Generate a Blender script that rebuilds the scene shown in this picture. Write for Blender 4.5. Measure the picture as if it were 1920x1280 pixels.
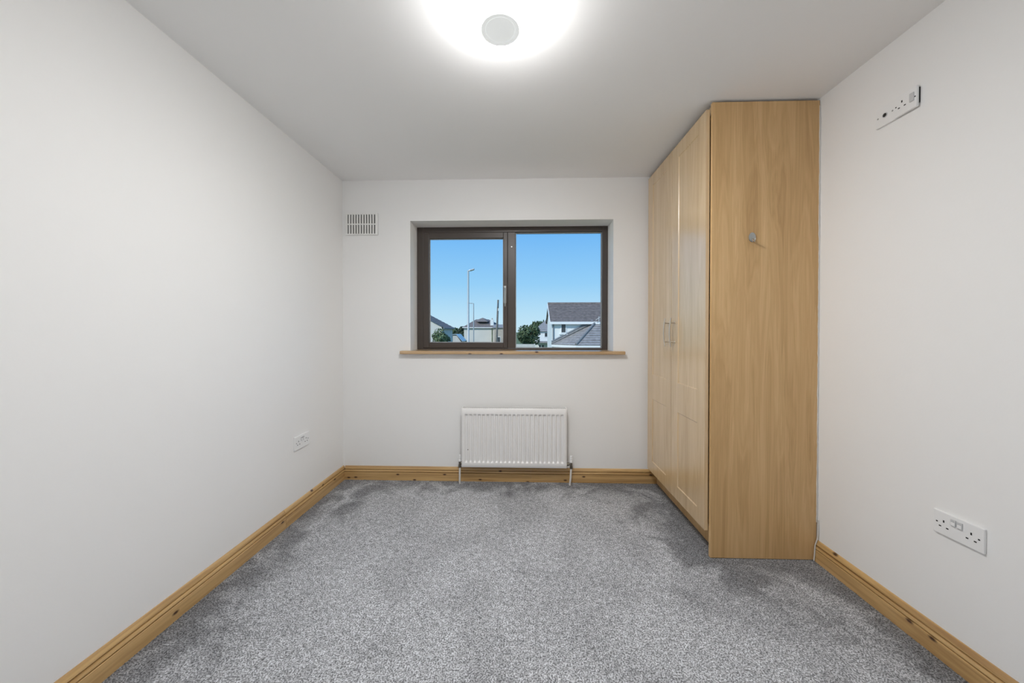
import bpy, bmesh, math, random
import numpy as np
from mathutils import Vector, Matrix

# ------------------------------------------------------------------ clear
for o in list(bpy.data.objects):
    bpy.data.objects.remove(o, do_unlink=True)
scene = bpy.context.scene
COL = scene.collection
random.seed(7)

# ------------------------------------------------------------------ camera
F_PX, YAW, PITCH, ROLL, CAM_Z = 665.0, .0303, -.0088, .0004, 1.1972
CX, CY = 960.0, 625.767
def cam_axes():
    cy, sy, cp, sp = math.cos(YAW), math.sin(YAW), math.cos(PITCH), math.sin(PITCH)
    f = Vector((-sy*cp, cy*cp, sp)); r = Vector((cy, sy, 0)); u = r.cross(f)
    cr, sr = math.cos(ROLL), math.sin(ROLL)
    return cr*r + sr*u, cr*u - sr*r, f
AX_R, AX_U, AX_F = cam_axes()
CAM = Vector((0, 0, CAM_Z))
cam_data = bpy.data.cameras.new('camera')
cam = bpy.data.objects.new('camera', cam_data)
COL.objects.link(cam)
cam_data.sensor_width = 36.0
cam_data.sensor_fit = 'HORIZONTAL'
cam_data.lens = F_PX*36.0/1920.0
cam_data.shift_y = (CY - 640.0)/1920.0
cam_data.clip_start = 0.02
cam_data.clip_end = 2000
m = Matrix.Identity(4)
for i in range(3):
    m[i][0], m[i][1], m[i][2], m[i][3] = AX_R[i], AX_U[i], -AX_F[i], CAM[i]
cam.matrix_world = m
scene.camera = cam

def at(px, py, Y):
    """point in the photograph's direction (px, py) on the plane at depth Y"""
    d = AX_F + AX_R*((px - CX)/F_PX) - AX_U*((py - CY)/F_PX)
    return CAM + d*(Y/d.y)

# ------------------------------------------------------------------ world, sun, exposure
world = bpy.data.worlds.new('sky'); scene.world = world
world.use_nodes = True
nt = world.node_tree; nt.nodes.clear()
tc = nt.nodes.new('ShaderNodeTexCoord')
sp = nt.nodes.new('ShaderNodeSeparateXYZ')
rp = nt.nodes.new('ShaderNodeValToRGB')
bg = nt.nodes.new('ShaderNodeBackground')
wo = nt.nodes.new('ShaderNodeOutputWorld')
nt.links.new(tc.outputs['Generated'], sp.inputs[0])
nt.links.new(sp.outputs['Z'], rp.inputs[0])
nt.links.new(rp.outputs[0], bg.inputs[0])
nt.links.new(bg.outputs[0], wo.inputs[0])
els = rp.color_ramp.elements
els[0].position = 0.0; els[0].color = (.60, .82, .95, 1)
els[1].position = 1.0; els[1].color = (.09, .30, .78, 1)
for p, c in ((.05, (.50, .77, .96)), (.13, (.32, .65, .97)), (.27, (.17, .49, .95))):
    e = els.new(p); e.color = (*c, 1)
bg.inputs[1].default_value = 1.0

sun_d = bpy.data.lights.new('sun', 'SUN')
sun_d.energy = 3.0; sun_d.angle = math.radians(3); sun_d.color = (1, .95, .87)
sun = bpy.data.objects.new('sun', sun_d); COL.objects.link(sun)
sun.location = (-10, -30, 40)
sun.rotation_euler = (math.radians(52), 0, math.radians(-40))

vs = scene.view_settings
vs.view_transform = 'Standard'; vs.look = 'None'
vs.exposure = 0.0; vs.gamma = 1.0; vs.use_curve_mapping = False

LAMP_STRENGTH = 110.0
RIM_STRENGTH = 13.0

# ------------------------------------------------------------------ helpers
class MB:
    def __init__(s): s.v = []; s.f = []
    def box(s, x0, x1, y0, y1, z0, z1):
        n = len(s.v)
        s.v += [(x0,y0,z0),(x1,y0,z0),(x1,y1,z0),(x0,y1,z0),(x0,y0,z1),(x1,y0,z1),(x1,y1,z1),(x0,y1,z1)]
        s.f += [tuple(n+i for i in q) for q in ((0,3,2,1),(4,5,6,7),(0,1,5,4),(1,2,6,5),(2,3,7,6),(3,0,4,7))]
        return s
    def poly(s, pts):
        n = len(s.v); s.v += [tuple(p) for p in pts]; s.f.append(tuple(range(n, n+len(pts)))); return s
    def slab(s, pts, thick):
        """polygon pts extruded along vector thick"""
        n = len(s.v); k = len(pts); t = Vector(thick)
        s.v += [tuple(p) for p in pts] + [tuple(Vector(p)+t) for p in pts]
        s.f.append(tuple(range(n, n+k))[::-1]); s.f.append(tuple(range(n+k, n+2*k)))
        for i in range(k):
            j = (i+1) % k
            s.f.append((n+i, n+j, n+k+j, n+k+i))
        return s
    def tube(s, path, r, n=12, caps=True):
        path = [Vector(p) for p in path]; rings = []
        rr = r if isinstance(r, (list, tuple)) else [r]*len(path)
        for i, p in enumerate(path):
            t = (path[min(i+1, len(path)-1)] - path[max(i-1, 0)]).normalized()
            a = Vector((0,0,1)) if abs(t.z) < .9 else Vector((1,0,0))
            e1 = t.cross(a).normalized(); e2 = t.cross(e1)
            b = len(s.v)
            for k in range(n):
                w = 2*math.pi*k/n
                s.v.append(tuple(p + (e1*math.cos(w) + e2*math.sin(w))*rr[i]))
            rings.append(b)
        for a, b in zip(rings, rings[1:]):
            for k in range(n):
                j = (k+1) % n
                s.f.append((a+k, b+k, b+j, a+j))
        if caps:
            s.f.append(tuple(rings[0]+k for k in range(n)))
            s.f.append(tuple(rings[-1]+k for k in range(n))[::-1])
        return s
    def lathe(s, prof, c, n=48):
        """prof: list of (radius, z) about the vertical axis through c"""
        rings = []
        for r, z in prof:
            b = len(s.v)
            if r < 1e-6:
                s.v.append((c[0], c[1], z)); rings.append((b, 1))
            else:
                for k in range(n):
                    w = 2*math.pi*k/n
                    s.v.append((c[0]+r*math.cos(w), c[1]+r*math.sin(w), z))
                rings.append((b, n))
        for (a, na), (b, nb) in zip(rings, rings[1:]):
            for k in range(n):
                j = (k+1) % n
                if na == 1: s.f.append((a, b+k, b+j))
                elif nb == 1: s.f.append((a+k, b, a+j))
                else: s.f.append((a+k, b+k, b+j, a+j))
        return s
    def build(s, name, mat, parent=None, bevel=0, smooth=False, segs=2, org=None, recalc=True):
        me = bpy.data.meshes.new(name)
        o = parent
        base = Vector((0,0,0))
        while o is not None:
            base = base + o.location; o = o.parent
        if parent is None and org is not None: base = Vector(org)
        me.from_pydata([tuple(Vector(p)-base) for p in s.v], [], s.f)
        bm = bmesh.new(); bm.from_mesh(me)
        if recalc: bmesh.ops.recalc_face_normals(bm, faces=bm.faces)
        if bevel:
            bmesh.ops.remove_doubles(bm, verts=bm.verts, dist=1e-6)
            ed = [e for e in bm.edges if len(e.link_faces) == 2 and e.calc_face_angle(0) > .5]
            bmesh.ops.bevel(bm, geom=ed, offset=bevel, segments=segs, profile=.5, affect='EDGES', clamp_overlap=True)
        bm.to_mesh(me); bm.free()
        if smooth:
            me.polygons.foreach_set('use_smooth', [True]*len(me.polygons))
            me.set_sharp_from_angle(angle=math.radians(40))
        ob = bpy.data.objects.new(name, me); COL.objects.link(ob)
        if mat: me.materials.append(mat)
        if parent is not None: ob.parent = parent
        elif org is not None: ob.location = base
        return ob

def B(*a): return MB().box(*a)
def thing(name, loc, label, cat, group=None):
    o = bpy.data.objects.new(name, None); COL.objects.link(o); o.location = loc
    o.empty_display_size = .1
    o['label'] = label; o['category'] = cat
    if group: o['group'] = group
    return o
def tag(o, label, cat, group=None):
    o['label'] = label; o['category'] = cat
    if group: o['group'] = group
    return o
def struct(o, label=None, cat=None):
    o['kind'] = 'structure'
    if label: o['label'] = label
    if cat: o['category'] = cat
    return o

# room: left, right, far and near wall planes, ceiling height; wardrobe near face
XL, XR, YF, YN, H = -1.449, 1.537, 2.8166, -.20, 2.40
WY0 = 1.889
# ------------------------------------------------------------------ materials
def new_mat(name):
    m = bpy.data.materials.new(name); m.use_nodes = True
    return m, m.node_tree, m.node_tree.nodes['Principled BSDF']
def N(nt, kind, **kw):
    n = nt.nodes.new(kind)
    for k, v in kw.items(): setattr(n, k, v)
    return n
def plain(name, col, rough=.5, metal=0, bump=0, bscale=200, var=0, spec=.5):
    m, nt, b = new_mat(name)
    b.inputs['Base Color'].default_value = (*col, 1)
    b.inputs['Roughness'].default_value = rough
    b.inputs['Metallic'].default_value = metal
    b.inputs['Specular IOR Level'].default_value = spec
    if bump or var:
        tc = N(nt, 'ShaderNodeTexCoord'); nz = N(nt, 'ShaderNodeTexNoise')
        nz.inputs['Scale'].default_value = bscale; nz.inputs['Detail'].default_value = 4
        nt.links.new(tc.outputs['Object'], nz.inputs['Vector'])
        if bump:
            bp = N(nt, 'ShaderNodeBump'); bp.inputs['Strength'].default_value = bump; bp.inputs['Distance'].default_value = .002
            nt.links.new(nz.outputs['Fac'], bp.inputs['Height']); nt.links.new(bp.outputs[0], b.inputs['Normal'])
        if var:
            rp = N(nt, 'ShaderNodeValToRGB')
            rp.color_ramp.elements[0].position = .3; rp.color_ramp.elements[1].position = .7
            rp.color_ramp.elements[0].color = (*[c*(1-var) for c in col], 1)
            rp.color_ramp.elements[1].color = (*[min(1, c*(1+var)) for c in col], 1)
            nt.links.new(nz.outputs['Fac'], rp.inputs[0]); nt.links.new(rp.outputs[0], b.inputs['Base Color'])
    return m

def laminate(name, c_dark, c_mid, c_light, rough, coat=0.0, coat_rough=.2, coat_ior=1.5):
    """beech-effect laminate, grain running up z"""
    m, nt, b = new_mat(name)
    L = nt.links.new
    tc = N(nt, 'ShaderNodeTexCoord')
    mp = N(nt, 'ShaderNodeMapping'); mp.inputs['Scale'].default_value = (9, 9, .55)
    L(tc.outputs['Object'], mp.inputs[0])
    n1 = N(nt, 'ShaderNodeTexNoise'); n1.inputs['Scale'].default_value = 1.6; n1.inputs['Detail'].default_value = 5; n1.inputs['Distortion'].default_value = .6
    L(mp.outputs[0], n1.inputs['Vector'])
    mp2 = N(nt, 'ShaderNodeMapping'); mp2.inputs['Scale'].default_value = (140, 140, 3)
    L(tc.outputs['Object'], mp2.inputs[0])
    n2 = N(nt, 'ShaderNodeTexNoise'); n2.inputs['Scale'].default_value = 1; n2.inputs['Detail'].default_value = 3
    L(mp2.outputs[0], n2.inputs['Vector'])
    # cathedral figure: rings of a stretched noise field
    w = N(nt, 'ShaderNodeMath', operation='MULTIPLY'); w.inputs[1].default_value = 9
    L(n1.outputs['Fac'], w.inputs[0])
    fr = N(nt, 'ShaderNodeMath', operation='PINGPONG'); fr.inputs[1].default_value = .5
    L(w.outputs[0], fr.inputs[0])
    a = N(nt, 'ShaderNodeMath', operation='MULTIPLY_ADD'); a.inputs[1].default_value = .26; 
    L(fr.outputs[0], a.inputs[0])
    s2 = N(nt, 'ShaderNodeMath', operation='MULTIPLY'); s2.inputs[1].default_value = .28
    L(n2.outputs['Fac'], s2.inputs[0]); L(s2.outputs[0], a.inputs[2])
    a2 = N(nt, 'ShaderNodeMath', operation='MULTIPLY_ADD'); a2.inputs[1].default_value = .70
    L(n1.outputs['Fac'], a2.inputs[0]); L(a.outputs[0], a2.inputs[2])
    rp = N(nt, 'ShaderNodeValToRGB')
    e = rp.color_ramp.elements
    e[0].position = .36; e[0].color = (*c_dark, 1); e[1].position = .76; e[1].color = (*c_light, 1)
    x = e.new(.54); x.color = (*c_mid, 1)
    L(a2.outputs[0], rp.inputs[0]); L(rp.outputs[0], b.inputs['Base Color'])
    b.inputs['Roughness'].default_value = rough
    if coat:
        b.inputs['Coat Weight'].default_value = coat; b.inputs['Coat Roughness'].default_value = coat_rough
        b.inputs['Coat IOR'].default_value = coat_ior
    return m

def pine(name, axis, c0=(.42, .235, .085), c1=(.70, .46, .20), rough=.32, seed=0.0):
    """varnished pine; axis 0/1 = grain along x / y; with knots"""
    m, nt, b = new_mat(name); L = nt.links.new
    tc = N(nt, 'ShaderNodeTexCoord')
    sc = [38, 38, 38]; sc[axis] = 1.6
    mp = N(nt, 'ShaderNodeMapping'); mp.inputs['Scale'].default_value = sc; mp.inputs['Location'].default_value = (seed, seed*2, seed*3)
    L(tc.outputs['Object'], mp.inputs[0])
    n1 = N(nt, 'ShaderNodeTexNoise'); n1.inputs['Scale'].default_value = 1; n1.inputs['Detail'].default_value = 6; n1.inputs['Distortion'].default_value = .8
    L(mp.outputs[0], n1.inputs['Vector'])
    rp = N(nt, 'ShaderNodeValToRGB'); e = rp.color_ramp.elements
    e[0].position = .28; e[0].color = (*c0, 1); e[1].position = .66; e[1].color = (*c1, 1)
    L(n1.outputs['Fac'], rp.inputs[0])
    # knots
    sp_ = N(nt, 'ShaderNodeSeparateXYZ'); L(tc.outputs['Object'], sp_.inputs[0])
    cb_ = N(nt, 'ShaderNodeCombineXYZ')
    L(sp_.outputs['X' if axis == 0 else 'Y'], cb_.inputs[0]); L(sp_.outputs['Z'], cb_.inputs[1])
    mk = N(nt, 'ShaderNodeMapping'); mk.inputs['Scale'].default_value = (4.6, 9.5, 1); mk.inputs['Location'].default_value = (seed*3.1, seed*7.7, 0)
    L(cb_.outputs[0], mk.inputs[0])
    vo = N(nt, 'ShaderNodeTexVoronoi', voronoi_dimensions='2D'); vo.inputs['Scale'].default_value = 1.0
    L(mk.outputs[0], vo.inputs['Vector'])
    kr = N(nt, 'ShaderNodeValToRGB'); k = kr.color_ramp.elements
    k[0].position = .03; k[0].color = (1, 1, 1, 1); k[1].position = .085; k[1].color = (0, 0, 0, 1)
    L(vo.outputs['Distance'], kr.inputs[0])
    mx = N(nt, 'ShaderNodeMix', data_type='RGBA'); mx.inputs['B'].default_value = (.07, .026, .010, 1)
    L(kr.outputs[0], mx.inputs['Factor']); L(rp.outputs[0], mx.inputs['A'])
    L(mx.outputs['Result'], b.inputs['Base Color'])
    b.inputs['Roughness'].default_value = rough
    b.inputs['Coat Weight'].default_value = .5; b.inputs['Coat Roughness'].default_value = .22
    return m

def carpet_mat():
    m, nt, b = new_mat('grey_carpet'); L = nt.links.new
    tc = N(nt, 'ShaderNodeTexCoord')
    def noise(s, d, dist=0):
        n = N(nt, 'ShaderNodeTexNoise'); n.inputs['Scale'].default_value = s; n.inputs['Detail'].default_value = d
        n.inputs['Distortion'].default_value = dist
        L(tc.outputs['Object'], n.inputs['Vector']); return n
    fine = noise(190, 2)          # single tufts
    mid = noise(46, 3, .5)        # twists of pile
    big = noise(2.3, 4, .8)       # brushed patches of nap
    def ramp(src, p0, p1, lo, hi):
        r = N(nt, 'ShaderNodeMapRange'); r.interpolation_type = 'SMOOTHSTEP'
        r.inputs['From Min'].default_value = p0; r.inputs['From Max'].default_value = p1
        r.inputs['To Min'].default_value = lo; r.inputs['To Max'].default_value = hi
        L(src, r.inputs['Value']); return r.outputs[0]
    f1 = ramp(fine.outputs['Fac'], .34, .66, .40, 1.60)
    f2 = ramp(mid.outputs['Fac'], .3, .7, .80, 1.20)
    f3 = ramp(big.outputs['Fac'], .30, .62, .86, 1.06)
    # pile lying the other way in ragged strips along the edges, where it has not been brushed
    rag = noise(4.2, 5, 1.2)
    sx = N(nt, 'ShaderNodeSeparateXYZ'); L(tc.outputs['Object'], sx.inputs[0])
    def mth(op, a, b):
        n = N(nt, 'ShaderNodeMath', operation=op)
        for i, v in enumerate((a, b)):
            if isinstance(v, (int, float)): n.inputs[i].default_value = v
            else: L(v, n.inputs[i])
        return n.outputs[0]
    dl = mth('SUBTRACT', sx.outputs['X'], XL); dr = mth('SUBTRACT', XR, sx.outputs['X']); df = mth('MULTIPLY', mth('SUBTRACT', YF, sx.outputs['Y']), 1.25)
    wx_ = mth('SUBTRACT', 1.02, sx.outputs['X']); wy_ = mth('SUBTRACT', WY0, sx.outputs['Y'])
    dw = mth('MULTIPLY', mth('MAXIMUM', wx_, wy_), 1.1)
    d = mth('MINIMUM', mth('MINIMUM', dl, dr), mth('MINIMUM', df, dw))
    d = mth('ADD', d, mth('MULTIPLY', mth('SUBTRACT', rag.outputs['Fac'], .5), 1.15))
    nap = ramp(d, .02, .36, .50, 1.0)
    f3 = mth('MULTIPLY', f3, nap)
    p = N(nt, 'ShaderNodeMath', operation='MULTIPLY'); L(f1, p.inputs[0]); L(f2, p.inputs[1])
    q = N(nt, 'ShaderNodeMath', operation='MULTIPLY'); L(p.outputs[0], q.inputs[0]); L(f3, q.inputs[1])
    col = N(nt, 'ShaderNodeVectorMath', operation='SCALE'); col.inputs[0].default_value = (.448, .456, .476)
    L(q.outputs[0], col.inputs['Scale'])
    L(col.outputs[0], b.inputs['Base Color'])
    b.inputs['Roughness'].default_value = 1.0
    b.inputs['Specular IOR Level'].default_value = .1
    b.inputs['Sheen Weight'].default_value = .15
    bp = N(nt, 'ShaderNodeBump'); bp.inputs['Strength'].default_value = .6; bp.inputs['Distance'].default_value = .004
    L(fine.outputs['Fac'], bp.inputs['Height']); L(bp.outputs[0], b.inputs['Normal'])
    return m

M = {}
M['wall'] = plain('wall_paint', (.930, .928, .920), .85, bump=.12, bscale=90)
M['ceiling'] = plain('ceiling_paint', (.972, .971, .968), .9, bump=.1, bscale=70)
M['reveal'] = plain('reveal_paint', (.94, .94, .93), .8, bump=.1, bscale=90)
M['laminate'] = laminate('beech_laminate', (.53, .325, .14), (.64, .41, .19), (.74, .50, .25), .42)
M['door_lam'] = laminate('beech_door_foil', (.56, .37, .175), (.66, .455, .235), (.75, .54, .30), .40, coat=1.0, coat_rough=.26, coat_ior=2.2)
M['pine_x'] = pine('pine_board_x', 0, seed=.4)
M['pine_y'] = pine('pine_board_y', 1, seed=1.9)
M['pine_y2'] = pine('pine_board_y2', 1, seed=5.3)
M['sill'] = pine('pine_sill', 0, (.42, .26, .12), (.62, .43, .24), .3, seed=3.1)
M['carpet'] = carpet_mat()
M['dark'] = plain('dark_hole', (.012, .012, .012), .7)
M['shadow_gap'] = plain('dark_timber', (.05, .03, .015), .8)
M['plastic'] = plain('white_plastic', (.92, .925, .925), .3)
M['plastic2'] = plain('grey_white_plastic', (.62, .63, .64), .35)
M['vent'] = plain('vent_plastic', (.93, .93, .91), .4)
M['vent_back'] = plain('vent_shadow_grey', (.16, .16, .15), .7)
M['enamel'] = plain('radiator_enamel', (.92, .91, .90), .28)
M['grille'] = plain('radiator_grille', (.42, .42, .40), .5)
M['chrome'] = plain('chrome', (.62, .62, .60), .18, 1)
M['brass'] = plain('tarnished_brass', (.20, .18, .15), .4, 1)
M['nickel'] = plain('brushed_nickel', (.66, .62, .56), .32, 1)
M['steel'] = plain('dull_steel', (.42, .44, .44), .35, .8)
M['pipe'] = plain('painted_pipe', (.80, .78, .74), .4)
M['frame'] = plain('brown_frame', (.072, .058, .050), .38, bump=.05, bscale=60)
M['gasket'] = plain('pale_gasket', (.46, .47, .47), .6)
M['cable'] = plain('cable_sheath', (.72, .70, .66), .45)
M['render_w'] = plain('white_render', (.80, .84, .83), .9, var=.04, bscale=.6)
M['render_g'] = plain('grey_render', (.66, .655, .62), .9, var=.05, bscale=.5)
M['render_b'] = plain('beige_brick', (.50, .44, .37), .9, var=.12, bscale=3)
M['upvc'] = plain('white_upvc', (.85, .87, .87), .4)
M['tile'] = plain('grey_roof_tile', (.30, .29, .285), .8, var=.22, bscale=4)
M['tile_b'] = plain('brown_roof_tile', (.20, .172, .160), .8, var=.28, bscale=5)
M['ridge'] = plain('ridge_tile', (.23, .235, .235), .8, var=.15, bscale=6)
M['lead'] = plain('lead_flashing', (.20, .225, .25), .6)
M['galv'] = plain('galvanised_steel', (.50, .53, .54), .5, .3)
M['timber'] = plain('weathered_timber', (.20, .19, .175), .9, var=.25, bscale=8)
M['winglass'] = plain('dark_window_glass', (.055, .06, .065), .08)
M['leaf'] = plain('green_leaf', (.085, .125, .055), .7, var=.5, bscale=2.2)
M['leaf2'] = plain('dark_green_leaf', (.035, .055, .030), .7, var=.5, bscale=2.0)
M['leaf3'] = plain('pale_green_leaf', (.13, .18, .085), .7, var=.45, bscale=2.0)
M['bark'] = plain('bark', (.07, .055, .04), .9, var=.3, bscale=9)
M['grass'] = plain('grass_ground', (.13, .17, .07), .95, var=.3, bscale=.12)
M['stonewall'] = plain('pale_garden_wall', (.62, .62, .58), .9, var=.1, bscale=1.5)
M['polycarb'] = plain('pale_roof_sheet', (.62, .70, .74), .35)

gm, gnt, gb = new_mat('window_glass')
gnt.nodes.remove(gb)
g_t = N(gnt, 'ShaderNodeBsdfTransparent'); g_t.inputs[0].default_value = (.97, .98, .98, 1)
g_g = N(gnt, 'ShaderNodeBsdfGlossy'); g_g.inputs['Roughness'].default_value = .35
g_f = N(gnt, 'ShaderNodeFresnel'); g_f.inputs[0].default_value = 1.06
g_m = N(gnt, 'ShaderNodeMixShader')
gnt.links.new(g_f.outputs[0], g_m.inputs[0]); gnt.links.new(g_t.outputs[0], g_m.inputs[1]); gnt.links.new(g_g.outputs[0], g_m.inputs[2])
gnt.links.new(g_m.outputs[0], gnt.nodes['Material Output'].inputs[0])
M['glass'] = gm

em, ent, eb = new_mat('lit_diffuser')
eb.inputs['Base Color'].default_value = (.9, .9, .9, 1)
eb.inputs['Emission Color'].default_value = (1.0, .993, .985, 1)
eb.inputs['Emission Strength'].default_value = LAMP_STRENGTH
M['lit'] = em
rm_, rnt, rb = new_mat('glowing_rim')
rb.inputs['Base Color'].default_value = (.9, .9, .9, 1)
rb.inputs['Emission Color'].default_value = (1.0, .993, .985, 1)
rb.inputs['Emission Strength'].default_value = RIM_STRENGTH
M['rim'] = rm_
dm_, dnt, db = new_mat('dim_centre')
db.inputs['Base Color'].default_value = (.55, .56, .56, 1)
db.inputs['Emission Color'].default_value = (.97, 1.0, .985, 1)
db.inputs['Emission Strength'].default_value = .50
M['dim'] = dm_

# ------------------------------------------------------------------ room shell
T = .30
OX0, OX1, OZ0, OZ1 = -.900, .712, 1.010, 2.074      # window opening

def carpet_floor():
    rng = np.random.default_rng(3)
    nx, ny = 620, 700
    xs = np.linspace(XL-.004, XR+.004, nx); ys = np.linspace(YN-.004, YF+.004, ny)
    X, Y = np.meshgrid(xs, ys)
    Z = rng.normal(0, .0011, X.shape)
    X = X + rng.normal(0, .0009, X.shape); Y = Y + rng.normal(0, .0009, Y.shape)
    v = np.stack([X, Y, Z], -1).reshape(-1, 3)
    idx = np.arange(nx*ny).reshape(ny, nx)
    q = np.stack([idx[:-1, :-1], idx[:-1, 1:], idx[1:, 1:], idx[1:, :-1]], -1).reshape(-1, 4)
    me = bpy.data.meshes.new('floor')
    me.vertices.add(len(v)); me.vertices.foreach_set('co', v.astype(np.float32).ravel())
    me.loops.add(q.size); me.loops.foreach_set('vertex_index', q.astype(np.int32).ravel())
    me.polygons.add(len(q))
    me.polygons.foreach_set('loop_start', np.arange(0, q.size, 4, dtype=np.int32))
    me.polygons.foreach_set('loop_total', np.full(len(q), 4, dtype=np.int32))
    me.update(calc_edges=True)
    me.polygons.foreach_set('use_smooth', [True]*len(me.polygons))
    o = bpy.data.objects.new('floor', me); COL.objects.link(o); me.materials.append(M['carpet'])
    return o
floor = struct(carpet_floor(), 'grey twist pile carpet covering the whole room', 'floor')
ceiling = struct(B(XL-T, XR+T, YN-T, YF+T, H, H+.25).build('ceiling', M['ceiling']), 'plain white painted ceiling', 'ceiling')
wl = struct(B(XL-T, XL, YN-T, YF+T, -.25, H).build('wall_left', M['wall']), 'plain off-white wall with one low double socket', 'wall')
wr = struct(B(XR, XR+T, YN-T, YF+T, -.25, H).build('wall_right', M['wall']), 'off-white wall behind the wardrobe and high sockets', 'wall')
wn = struct(B(XL, XR, YN-T, YN, -.25, H).build('wall_near', M['wall']), 'plain off-white wall facing the window', 'wall')
wb = MB()
xs = [XL, OX0, OX1, XR]; zs = [-.25, OZ0, OZ1, H]
for i in range(3):
    for k in range(3):
        if (i, k) == (1, 1): continue
        a, b_, c, d = xs[i], xs[i+1], zs[k], zs[k+1]
        wb.poly([(a,YF,c),(b_,YF,c),(b_,YF,d),(a,YF,d)])
        wb.poly([(a,YF+T,c),(a,YF+T,d),(b_,YF+T,d),(b_,YF+T,c)])
wf = struct(wb.build('wall_far', M['wall'], recalc=False), 'off-white wall with the window and radiator', 'wall')
rv = MB()
rv.poly([(OX0,YF,OZ0),(OX0,YF,OZ1),(OX0,YF+T,OZ1),(OX0,YF+T,OZ0)])
rv.poly([(OX1,YF,OZ0),(OX1,YF+T,OZ0),(OX1,YF+T,OZ1),(OX1,YF,OZ1)])
rv.poly([(OX0,YF,OZ1),(OX1,YF,OZ1),(OX1,YF+T,OZ1),(OX0,YF+T,OZ1)])
rv.poly([(OX0,YF,OZ0),(OX0,YF+T,OZ0),(OX1,YF+T,OZ0),(OX1,YF,OZ0)])
rv.build('window_reveal', M['reveal'], wf, recalc=False)

# skirting boards: moulded profile (offset from wall, height)
def skirt_profile():
    p = [(0, 0), (.018, 0), (.018, .0610)]
    p += [(.0165, .0622), (.0060, .0630), (.0060, .0664), (.0165, .0672)]    # lower groove
    p += [(.0172, .0690), (.0160, .0750), (.0138, .0805)]
    p += [(.0040, .0815), (.0040, .0850), (.0125, .0858)]                    # upper groove
    p += [(.0132, .0875), (.0120, .094), (.0092, .101), (.0060, .1060), (.0030, .109), (0, .109)]
    return p
def skirting(axis, wall, sgn, a, b_, name, mat, parent):
    """axis 0: runs along x on wall plane y=wall; axis 1: along y on x=wall"""
    mb = MB(); pr = skirt_profile(); n = len(pr)
    for t in (a, b_):
        for o, z in pr:
            mb.v.append((t, wall+sgn*o, z) if axis == 0 else (wall+sgn*o, t, z))
    for i in range(n):
        j = (i+1) % n
        mb.f.append((i, j, n+j, n+i))
    mb.f.append(tuple(range(n))); mb.f.append(tuple(range(n, 2*n))[::-1])
    return mb.build(name, mat, parent)
def sroot(name, loc, label):
    e = bpy.data.objects.new(name, None); COL.objects.link(e); e.location = loc
    e['kind'] = 'structure'; e['label'] = label; e['category'] = 'skirting'
    return e
WY0, WY1, WX = 1.889, YF, .988                                       # wardrobe: near face, wall, carcass front
bl = sroot('baseboard_left', (XL, 1.2, 0), 'knotty pine skirting along the left wall, joined from two boards')
JY = 2.095
skirting(1, XL, 1, YN, JY-.0012, 'skirting_board', M['pine_y'], bl)
skirting(1, XL, 1, JY+.0012, YF-.0005, 'skirting_board', M['pine_y2'], bl)
bf = sroot('baseboard_far', (0, YF, 0), 'knotty pine skirting under the window and radiator')
skirting(0, YF, -1, XL+.018, .065, 'skirting_board', M['pine_x'], bf)
skirting(0, YF, -1, .0655, 1.049, 'skirting_board', M['pine_x'], bf)
br = sroot('baseboard_right', (XR, .6, 0), 'knotty pine skirting running from the wardrobe along the right wall')
skirting(1, XR, -1, YN, WY0-.001, 'skirting_board', M['pine_y2'], br)
bn = sroot('baseboard_near', (0, YN, 0), 'pine skirting on the wall facing the window')
skirting(0, YN, 1, XL+.018, XR-.018, 'skirting_board', M['pine_x'], bn)

# ------------------------------------------------------------------ window
FY = YF + .178                       # inner face of the frame
wz0, wz1 = 1.036, 2.074
win = bpy.data.objects.new('window_1', None); COL.objects.link(win); win.location = (-.1, FY, wz0)
struct(win, 'dark brown two-light window with a side-hung left sash', 'window')
def bar(x0, x1, z0, z1, y0, y1, name='frame_bar', mat='frame', parent=win, bev=.003):
    return B(x0, x1, y0, y1, z0, z1).build(name, M[mat], parent, bevel=bev)
fx0, fx1 = OX0+.001, OX1-.001
y0, y1 = FY, FY+.07
mx0, mx1 = -.128, -.0615
bar(fx0, fx0+.054, wz0, wz1, y0, y1)
bar(fx1-.046, fx1, wz0, wz1, y0, y1)
bar(fx0+.054, fx1-.046, wz1-.046, wz1, y0, y1)
bar(fx0+.054, fx1-.046, wz0, wz0+.015, y0, y1)
bar(mx0, mx1, wz0+.015, wz1-.046, y0, y1)
# glazing of the fixed light
rgx0, rgx1, rgz0, rgz1 = mx1, fx1-.046, wz0+.015, wz1-.046
def gasket_ring(x0, x1, z0, z1, y, parent, w=.0055):
    mb = MB()
    mb.box(x0, x0+w, y, y+.006, z0, z1).box(x1-w, x1, y, y+.006, z0, z1)
    mb.box(x0+w, x1-w, y, y+.006, z0, z0+w).box(x0+w, x1-w, y, y+.006, z1-w, z1)
    return mb.build('gasket', M['gasket'], parent)
p1 = B(rgx0, rgx1, FY+.032, FY+.036, rgz0, rgz1).build('pane', M['glass'], win)
gasket_ring(rgx0, rgx1, rgz0, rgz1, FY+.024, p1)
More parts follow.
